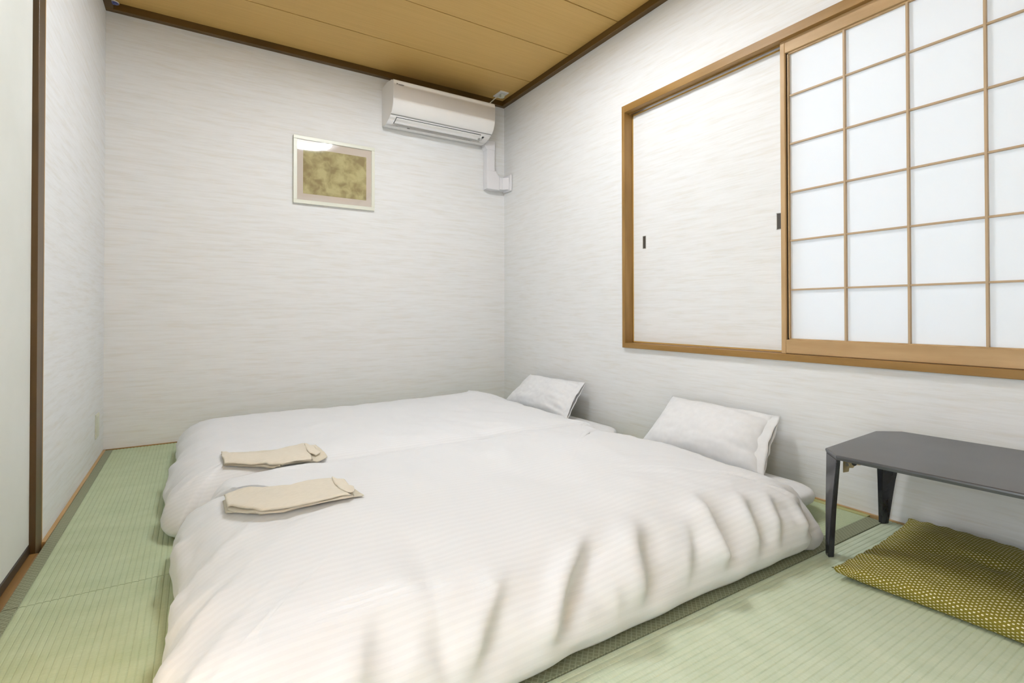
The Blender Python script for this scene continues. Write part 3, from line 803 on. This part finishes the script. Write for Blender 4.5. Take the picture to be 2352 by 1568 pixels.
bm = bmesh.new(); add_prism(bm, outline, AX0, AX1, 0, 0.004, 2); o = from_bm('casing', bm, M['white_plastic'], ac, False)
for p in o.data.polygons: p.use_smooth = abs(p.normal.x) < 0.5
def skin(name, curve, x0, x1, off, th, mat, parent, bev=0.0):
    """a thin curved plate lying on a stretch of the profile"""
    nrm = []
    for i in range(len(curve)):
        a = curve[max(i-1, 0)]; c = curve[min(i+1, len(curve)-1)]
        d = Vector((c[0]-a[0], c[1]-a[1])).normalized(); nrm.append(Vector((d.y, -d.x)))
    # make the normals point to the room (-y)
    if nrm[0].x > 0: nrm = [-q for q in nrm]
    A = [(p[0]+q.x*(off+th), p[1]+q.y*(off+th)) for p, q in zip(curve, nrm)]
    B = [(p[0]+q.x*off, p[1]+q.y*off) for p, q in zip(curve, nrm)][::-1]
    bm = bmesh.new(); add_prism(bm, A+B, x0, x1, 0, bev, 2)
    o = from_bm(name, bm, mat, parent)
    for p in o.data.polygons: p.use_smooth = abs(p.normal.x) < 0.5 and len(p.vertices) == 4
    return o
panel = skin('front_panel', front[:-2], AX0+0.002, AX1-0.002, -0.0005, 0.004, M['white_plastic'], ac, 0.001)
skin('panel_seam', front[-3:], AX0+0.001, AX1-0.001, -0.0004, 0.0008, M['grey_print'], ac)
def arc(curve, t0, t1, n=8):
    P = resample([Vector((p[0], p[1], 0)) for p in curve], 200)
    return [tuple(P[int(round(200*(t0+(t1-t0)*k/n)))][:2]) for k in range(n+1)]
skin('louver_gap_plate', arc(lower, 0.10, 0.64), 1.152, 1.803, -0.0004, 0.0009, M['gap_shade'], ac)  # dark underlay plate painted for the shaded gap around the louver
louver = skin('louver', arc(lower, 0.135, 0.59), 1.156, 1.799, 0.0006, 0.0045, M['white_plastic'], ac, 0.001)
skin('display_window', arc(lower, 0.22, 0.38), 1.823, 1.839, -0.0003, 0.0009, M['black_print'], ac)
for k, (x0, x1, t0, t1) in enumerate(((1.812, 1.815, .45, .62), (1.822, 1.829, .44, .48), (1.834, 1.837, .42, .62), (1.822, 1.828, .58, .61), (1.830, 1.833, .5, .56))):
    skin('display_mark', arc(lower, t0, t1, 3), x0, x1, -0.0003, 0.0006, M['grey_print'], ac)
skin('display_mark', arc(lower, .74, .77, 2), 1.815, 1.826, -0.0003, 0.0006, plain('tan_print', (0.55, 0.42, 0.25), 0.5), ac)
lab = skin('rating_label', arc(lower, .80, .93, 3), 1.195, 1.262, -0.0003, 0.0006, plain('label_grey', (0.66, 0.66, 0.64), 0.5), ac)
skin('label_mark', arc(lower, .84, .91, 2), 1.180, 1.194, -0.0003, 0.0007, M['grey_print'], ac)
skin('label_mark', arc(lower, .83, .93, 2), 1.262, 1.281, -0.0003, 0.0007, plain('label_dark', (0.16, 0.16, 0.15), 0.5), ac)
rng = random.Random(4)
bmk = bmesh.new()
for row in range(3):
    x = 1.640
    while x < 1.770:
        w_ = rng.uniform(0.003, 0.011)
        if rng.random() < 0.75:
            c = arc(lower, 0.80+row*0.05, 0.822+row*0.05, 1)
            add_box(bmk, x, x+w_, c[0][0], c[1][0], c[1][1]-0.0007, c[0][1]-0.0001)
        x += w_+rng.uniform(0.002, 0.005)
from_bm('label_mark', bmk, M['grey_print'], ac)

def text_mesh(name, body, size, mat, parent, mw, extrude=0.0002, bold=0.0, xs=1.0):
    cu = bpy.data.curves.new(name, 'FONT'); cu.body = body; cu.size = size; cu.extrude = extrude; cu.offset = bold
    cu.align_x = 'LEFT'; cu.resolution_u = 3
    to = bpy.data.objects.new('tmp', cu); COL.objects.link(to); bpy.context.view_layer.update()
    me = bpy.data.meshes.new_from_object(to.evaluated_get(bpy.context.evaluated_depsgraph_get()))
    bpy.data.objects.remove(to)
    me.transform(mw @ Matrix.Diagonal((xs, 1, 1, 1)))
    me.name = name
    return link(name, me, mat, parent)
ly = 3.2645-0.0046
mw = Matrix.Translation((1.1405, ly, 2.2575)) @ Matrix.Rotation(math.radians(90), 4, 'X')
text_mesh('brand_lettering', 'DAIKIN', 0.0125, M['black_print'], ac, mw, 0.0002, 0.0003, 0.92)
bm = bmesh.new(); add_prism(bm, [(1.1265, 2.2675), (1.1385, 2.2675), (1.1345, 2.2630), (1.1325, 2.2575), (1.1290, 2.2575), (1.1305, 2.2630)], ly-0.0002, ly+0.0004, 1)
from_bm('brand_emblem', bm, M['black_print'], ac)

# plug, ceiling outlet and cord
op = empty('ceiling_outlet', (1.998, 3.368, ZC)); tag(op, 'white rectangular outlet plate on the ceiling beside the air conditioner', 'outlet')
box('cover_plate', 1.961, 2.035, 3.310, 3.428, ZC-0.0065, ZC, M['white_plastic'], op, 0.002, 2)
box('socket_face', 1.984, 2.012, 3.345, 3.392, ZC-0.0095, ZC-0.0060, M['ivory_plastic'], op, 0.001)
cord = empty('power_cord', (1.998, 3.36, ZC-0.01)); tag(cord, 'ivory power cord and plug running from the ceiling outlet to the air conditioner', 'cord')
bm = bmesh.new(); add_prism(bm, [(1.983, 3.338), (2.011, 3.338), (2.013, 3.350), (2.011, 3.366), (1.985, 3.366), (1.981, 3.352)], ZC-0.034, ZC-0.0096, 2, 0.002)
from_bm('plug', bm, M['ivory_plastic'], cord)
cp = bez([(1.995, 2.402), (1.975, 2.398), (1.950, 2.388), (1.925, 2.366), (1.905, 2.335), (1.893, 2.300), (1.890, 2.25)], 6)
bm = bmesh.new()
add_tube(bm, [(p[0], 3.350+0.14*sstep(0.35, 1.0, i/(len(cp)-1))+0.01*math.sin(i*0.3), p[1]) for i, p in enumerate(cp)], 0.0038, 8)
from_bm('cable', bm, M['ivory_plastic'], cord, True)

# pipe cover
dc = empty('pipe_cover', (1.95, YB, 1.71)); tag(dc, 'white plastic pipe cover with an elbow running into the window wall below the air conditioner', 'pipe cover')
dy = YB-0.068; dx0, dx1 = 1.917, 1.990
def ring_prism(name, x0, x1, z0, z1, y0, bev=0.006, mat=None, parent=dc):
    return box(name, x0, x1, y0, YB-0.001, z0, z1, mat or M['duct_plastic'], parent, bev, 3, False)
ring_prism('straight_section', dx0+0.0015, dx1-0.0015, 1.846, 2.013, dy+0.0015)
bm = bmesh.new()
add_prism(bm, [(dx0, 1.706), (2.030, 1.706), (2.030, 1.812), (2.018, 1.815), (2.004, 1.820), (dx1+0.004, 1.832), (dx1, 1.850), (dx1, 1.8505), (dx0, 1.8505)], dy, YB-0.001, 1, 0.006, 3)
from_bm('elbow', bm, M['duct_plastic'], dc)
bm = bmesh.new()
add_prism(bm, [(dx0, 2.010), (dx1, 2.010), (dx1, 2.085), (dx0+0.01, 2.085), (dx0-0.018, 2.052), (dx0-0.012, 2.030)], dy, YB-0.001, 1, 0.005, 3)
from_bm('upper_joint', bm, M['duct_plastic'], dc)
bm = bmesh.new()   # branch curving forwards into the right-hand wall
pts = [(2.029, YB-0.001), (2.029, dy), (2.060, dy), (2.098, dy-0.035), (2.104, dy-0.040), (2.104, YB-0.001)]
add_prism(bm, pts, 1.712, 1.806, 2, 0.005, 3); from_bm('wall_branch', bm, M['duct_plastic'], dc)
bm = bmesh.new(); add_box(bm, 2.094, XR-0.0005, dy-0.058, YB-0.001, 1.700, 1.830, 0.007, 3); from_bm('wall_flange', bm, M['duct_plastic'], dc)

# ------------------------------------------------------------------ framed picture
pf = empty('framed_picture', (0.79, YB, 1.44)); tag(pf, 'cream framed picture with a pink mount and mottled gold paper on the back wall', 'picture')
px0, px1, pz0, pz1 = 0.529, 1.053, 1.448, 1.886
fy = YB-0.020; fw = 0.024
for nm, c in (('frame_rail', (px0, px1, pz1-fw, pz1)), ('frame_rail', (px0, px1, pz0, pz0+fw)), ('frame_stile', (px0, px0+fw-0.002, pz0+fw, pz1-fw)), ('frame_stile', (px1-fw+0.002, px1, pz0+fw, pz1-fw))):
    box(nm, c[0], c[1], fy, YB-0.001, c[2], c[3], M.setdefault('cream_frame', plain('cream_frame', (0.76, 0.765, 0.66), 0.35)), pf, 0.0022, 2)
box('mount_board', px0+fw-0.004, px1-fw+0.004, fy+0.0085, fy+0.0105, pz0+fw-0.002, pz1-fw+0.002, plain('pink_mount', (0.74, 0.655, 0.57), 0.8, 0.2), pf)
M['gold_paper'] = noise_color('mottled_gold_paper', (0.36, 0.285, 0.135), (0.60, 0.54, 0.27), (17, 1, 17), 0.7, 0.0, detail=14.0, lo=0.36, hi=0.62, dist=0.35)
ax0, ax1, az0, az1 = 0.588, 0.996, 1.515, 1.812
box('artwork', ax0, ax1, fy+0.0078, fy+0.0086, az0, az1, M['gold_paper'], pf)
m, t, n, b = mat_new('picture_glass'); L = t.links.new
tp = N(t, 'ShaderNodeBsdfTransparent'); gl = N(t, 'ShaderNodeBsdfGlossy'); gl.inputs['Roughness'].default_value = 0.03
lw = N(t, 'ShaderNodeFresnel'); lw.inputs['IOR'].default_value = 1.5
mx = N(t, 'ShaderNodeMixShader'); L(lw.outputs[0], mx.inputs['Fac']); L(tp.outputs[0], mx.inputs[1]); L(gl.outputs[0], mx.inputs[2])
L(mx.outputs[0], n['Material Output'].inputs['Surface'])
M['glass'] = m
box('glass', px0+fw-0.003, px1-fw+0.003, fy+0.004, fy+0.0055, pz0+fw-0.003, pz1-fw+0.003, M['glass'], pf)

# ------------------------------------------------------------------ wall plate low on the left wall, badge in the ceiling corner
wp = empty('wall_outlet', (XL, 3.29, 0.17)); tag(wp, 'ivory blank outlet plate low on the left wall near the back corner', 'outlet')
box('cover_plate', XL, XL+0.006, 3.242, 3.334, 0.116, 0.236, M['ivory_plastic'], wp, 0.002, 2)
box('inner_plate', XL+0.006, XL+0.0075, 3.256, 3.320, 0.128, 0.224, M['ivory_plastic'], wp, 0.0006)
bd = empty('ceiling_badge', (-0.372, 3.408, 2.40)); tag(bd, 'small round blue patterned disc hanging in the left ceiling corner', 'ornament')
bm = bmesh.new(); add_cyl(bm, (-0.372, 3.408, 2.3935), (-0.372, 3.408, 2.398), 0.0205, 28); from_bm('white_rim', bm, M['white_plastic'], bd)
bm = bmesh.new(); add_cyl(bm, (-0.372, 3.408, 2.3925), (-0.372, 3.408, 2.3936), 0.0190, 28)
from_bm('blue_face', bm, noise_color('blue_pattern', (0.02, 0.03, 0.16), (0.16, 0.19, 0.42), (90, 90, 90), 0.3, lo=0.45, hi=0.62), bd)
bm = bmesh.new(); add_cyl(bm, (-0.372, 3.408, 2.398), (-0.372, 3.408, ZC), 0.004, 10); from_bm('stem', bm, M['white_plastic'], bd)

# ------------------------------------------------------------------ black folding table
M['black_lacquer'] = noise_color('black_lacquer', (0.016, 0.016, 0.020), (0.024, 0.024, 0.030), (30, 30, 30), 0.16, 0.0, spec=0.5)
M['black_top'] = noise_color('black_table_top', (0.048, 0.050, 0.057), (0.066, 0.068, 0.076), (6, 6, 6), 0.30, 0.0, spec=0.9)  # base raised to grey for light reflected off the black top
tb = empty('low_table', (1.84, 0.45, 0)); tag(tb, 'low black lacquered folding table with cut corners beside the bed', 'table')
th_ = math.radians(-2.8)
def TW(u_, v_):   # table frame: u across (towards the window wall), v from its near-bed end towards the camera side
    ux, uy = math.cos(0.06), math.sin(0.06); vx, vy = 0.070, -0.9975
    return (1.560+u_*ux+v_*vx, 0.808+u_*uy+v_*vy)
TWD, TLN, TH = 0.508, 0.600, 0.3325
def octo(inset, c=0.064, cv=0.055):
    a, b_ = inset, inset
    cc = c-inset*0.3; cw = cv-inset*0.3
    P = [(a+cc, b_), (TWD-a-cc, b_), (TWD-a, b_+cw), (TWD-a, TLN-b_-cw), (TWD-a-cc, TLN-b_), (a+cc, TLN-b_), (a, TLN-b_-cw), (a, b_+cw)]
    return [TW(*p) for p in P]
bm = bmesh.new(); rings = []
for ins, z in ((0.008, TH-0.0145), (0.003, TH-0.0135), (0.0008, TH-0.006), (0.0012, TH-0.002), (0.004, TH)):
    rings.append([bm.verts.new((p[0], p[1], z)) for p in octo(ins)])
for a, b_ in zip(rings[:-1], rings[1:]):
    for i in range(8): bm.faces.new((a[i], a[(i+1) % 8], b_[(i+1) % 8], b_[i]))
bm.faces.new(rings[-1]); bm.faces.new(rings[0][::-1])
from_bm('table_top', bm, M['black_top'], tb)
def rail(u0, u1, v0, v1):
    bm = bmesh.new(); A = [TW(u0, v0), TW(u1, v0), TW(u1, v1), TW(u0, v1)]
    add_prism(bm, A, TH-0.028, TH-0.0145, 2, 0.001, 1); from_bm('apron', bm, M['black_lacquer'], tb)
rail(0.10, TWD-0.10, 0.035, 0.053); rail(0.10, TWD-0.10, TLN-0.053, TLN-0.035)
rail(0.085, 0.101, 0.11, TLN-0.11); rail(TWD-0.101, TWD-0.085, 0.11, TLN-0.11)
for su in (0, 1):
    for sv in (0, 1):
        # leg tapers towards the floor; the outer corner is cut like the table's corner
        LT = [(.065, .003), (.004, .056), (.005, .066), (.036, .050), (.088, .026), (.088, .003)]
        LB = [(.086, -.010), (.072, .004), (.086, .014), (.098, .010), (.112, .002), (.106, -.010)]
        if su == 1: LB = [(a-0.094, b_) for a, b_ in LB]; LT = [(a-0.018, b_) for a, b_ in LT]
        def leg_ring(t_, z, shrink=0.0):
            out = []
            for (a, b_), (c, d) in zip(LB, LT):
                a, b_ = lerp(a, c, t_), lerp(b_, d, t_)
                mx_, my_ = (0.092, 0.005) if su == 0 else (-0.004, 0.003)
                a += (mx_-a)*shrink; b_ += (my_-b_)*shrink
                U_ = a if su == 0 else TWD-a; V_ = b_ if sv == 0 else TLN-b_
                x, y_ = TW(U_, V_); out.append((x, y_, z))
            return out if (su+sv) % 2 == 0 else out[::-1]
        bm = bmesh.new(); R_ = []
        for t_, z, sh_ in ((0.0, 0.0, 0.12), (0.01, 0.004, 0.0), (0.42, 0.16, 0.0), (1.0, TH-0.0145, 0.0)):
            R_.append([bm.verts.new(p) for p in leg_ring(t_, z, sh_)])
        for a, b_ in zip(R_[:-1], R_[1:]):
            for i in range(6): bm.faces.new((a[i], a[(i+1) % 6], b_[(i+1) % 6], b_[i]))
        bm.faces.new(R_[-1]); bm.faces.new(R_[0][::-1])
        bmesh.ops.bevel(bm, geom=[e for e in bm.edges if abs(e.verts[0].co.z-e.verts[1].co.z) > 0.02], offset=0.0012, segments=1, affect='EDGES')
        leg = from_bm('leg', bm, M['black_lacquer'], tb); leg.name = 'leg'
        # folding bracket
        u_ = 0.062 if su == 0 else TWD-0.065
        v0 = 0.050 if sv == 0 else TLN-0.050-0.045
        bm = bmesh.new()
        pr = [(0.0, 0.0), (0.045, 0.0), (0.045, -0.016), (0.032, -0.018), (0.026, -0.028), (0.016, -0.030), (0.014, -0.042), (0.0, -0.048)]
        A = [bm.verts.new((*TW(u_, v0+(p[0] if sv == 0 else 0.045-p[0])), TH-0.0145+p[1])) for p in pr]
        B = [bm.verts.new((*TW(u_+0.003, v0+(p[0] if sv == 0 else 0.045-p[0])), TH-0.0145+p[1])) for p in pr]
        bm.faces.new(A); bm.faces.new(B[::-1])
        for i in range(8): bm.faces.new((A[i], B[i], B[(i+1) % 8], A[(i+1) % 8]))
        hb = from_bm('hinge_bracket', bm, M.setdefault('brass_plate', plain('brass_plate', (0.46, 0.37, 0.21), 0.35, metal=0.6)), tb)
        bm = bmesh.new()
        c0 = TW(u_-0.0025, v0+(0.012 if sv == 0 else 0.033)); c1 = TW(u_, v0+(0.012 if sv == 0 else 0.033))
        add_cyl(bm, (*c0, TH-0.0195-0.016), (*c1, TH-0.0195-0.016), 0.0048, 14); from_bm('rivet', bm, M['metal'], hb)
        bm = bmesh.new()
        c0 = TW(u_-0.003, v0+(0.030 if sv == 0 else 0.015)); c1 = TW(u_, v0+(0.030 if sv == 0 else 0.015))
        add_cyl(bm, (*c0, TH-0.0195-0.009), (*c1, TH-0.0195-0.009), 0.0065, 14); from_bm('dark_knob', bm, M['black_print'], hb)

# ------------------------------------------------------------------ dotted floor cushion
def dotted(name, pitch=0.0148):
    m, t, n, b = mat_new(name); L = t.links.new
    uv = N(t, 'ShaderNodeUVMap')
    no = N(t, 'ShaderNodeTexNoise'); no.inputs['Scale'].default_value = 40; L(uv.outputs['UV'], no.inputs['Vector'])
    def lattice(off):
        sc = N(t, 'ShaderNodeVectorMath', operation='MULTIPLY_ADD'); sc.inputs[1].default_value = (1/pitch,)*3; sc.inputs[2].default_value = (off, off, 0)
        L(uv.outputs['UV'], sc.inputs[0])
        fr = N(t, 'ShaderNodeVectorMath', operation='FRACTION'); L(sc.outputs[0], fr.inputs[0])
        sb = N(t, 'ShaderNodeVectorMath', operation='SUBTRACT'); sb.inputs[1].default_value = (0.5, 0.5, 0); L(fr.outputs[0], sb.inputs[0])
        ln = N(t, 'ShaderNodeVectorMath', operation='LENGTH'); L(sb.outputs[0], ln.inputs[0]); return ln
    a, c = lattice(0.0), lattice(0.5)
    mn = N(t, 'ShaderNodeMath', operation='MINIMUM'); L(a.outputs['Value'], mn.inputs[0]); L(c.outputs['Value'], mn.inputs[1])
    ad = N(t, 'ShaderNodeMath', operation='MULTIPLY_ADD'); ad.inputs[1].default_value = 0.08; L(no.outputs['Fac'], ad.inputs[0]); L(mn.outputs[0], ad.inputs[2])
    st = N(t, 'ShaderNodeMapRange', interpolation_type='SMOOTHSTEP'); st.inputs['From Min'].default_value = 0.175; st.inputs['From Max'].default_value = 0.215
    L(ad.outputs[0], st.inputs['Value'])
    mx = N(t, 'ShaderNodeMix', data_type='RGBA'); mx.inputs[6].default_value = (0.80, 0.76, 0.56, 1); mx.inputs[7].default_value = (0.205, 0.170, 0.024, 1)
    L(st.outputs[0], mx.inputs[0]); L(mx.outputs[2], b.inputs['Base Color'])
    b.inputs['Roughness'].default_value = 0.85; b.inputs['Specular IOR Level'].default_value = 0.15
    return m
M['dots'] = dotted('olive_dotted_cotton')
def cushion():
    C4 = [Vector((1.512, 0.742, 0.0)), Vector((2.098, 0.775, 0.0)), Vector((1.545, 0.175, 0.0)), Vector((2.100, 0.190, 0.0))]
    n = 84; V = []; F = []; UV = []; idx = {}
    for s in (1, -1):
        for j in range(n+1):
            for i in range(n+1):
                if s == -1 and (i in (0, n) or j in (0, n)): idx[s, i, j] = idx[1, i, j]; continue
                a, b_ = i/n, j/n
                # sides pulled in, corners left pointed
                uu = a-0.040*math.sin(math.pi*b_)**0.7*(1 if a > .5 else -1)*abs(2*a-1)**4
                vv = b_-0.040*math.sin(math.pi*a)**0.7*(1 if b_ > .5 else -1)*abs(2*b_-1)**4
                p = C4[0].lerp(C4[1], uu).lerp(C4[2].lerp(C4[3], uu), vv)
                w = (1-abs(2*a-1)**4)**0.55*(1-abs(2*b_-1)**4)**0.55
                cz = 0.020+0.010*(1-w)
                if s == 1:
                    z = cz+0.046*w+0.006*w*fbm(a*4, b_*4, 3.0, 3)
                    ed = min(a, 1-a, b_, 1-b_)
                    z += 0.004*math.exp(-ed/0.06)*math.sin((a if min(b_, 1-b_) < min(a, 1-a) else b_)*70)*sstep(0, .02, ed)
                    z -= 0.010*math.exp(-((a-.5)**2+(b_-.5)**2)/0.004)
                else: z = max(0.001, cz-0.028*w**0.4)
                idx[s, i, j] = len(V); V.append((p.x, p.y, z)); k_ = max(0.0, 0.062-z)*0.9 if s == 1 else 0.0; ea = sstep(.12, .02, a)-sstep(.88, .98, a); eb = sstep(.12, .02, b_)-sstep(.88, .98, b_); UV.append((a*0.585-ea*k_, b_*0.565-eb*k_))
    for s in (1, -1):
        for j in range(n):
            for i in range(n):
                q = (idx[s, i, j], idx[s, i+1, j], idx[s, i+1, j+1], idx[s, i, j+1]); F.append(q[::-1] if s == 1 else q)
    me = bpy.data.meshes.new('floor_cushion'); me.from_pydata(V, [], F)
    ul = me.uv_layers.new(name='UVMap')
    for lp in me.loops: ul.data[lp.index].uv = UV[lp.vertex_index]
    me.update()
    o = link('floor_cushion', me, M['dots'], None, True)
    tag(o, 'square olive floor cushion with small cream dots, half under the black table', 'cushion')
cushion()
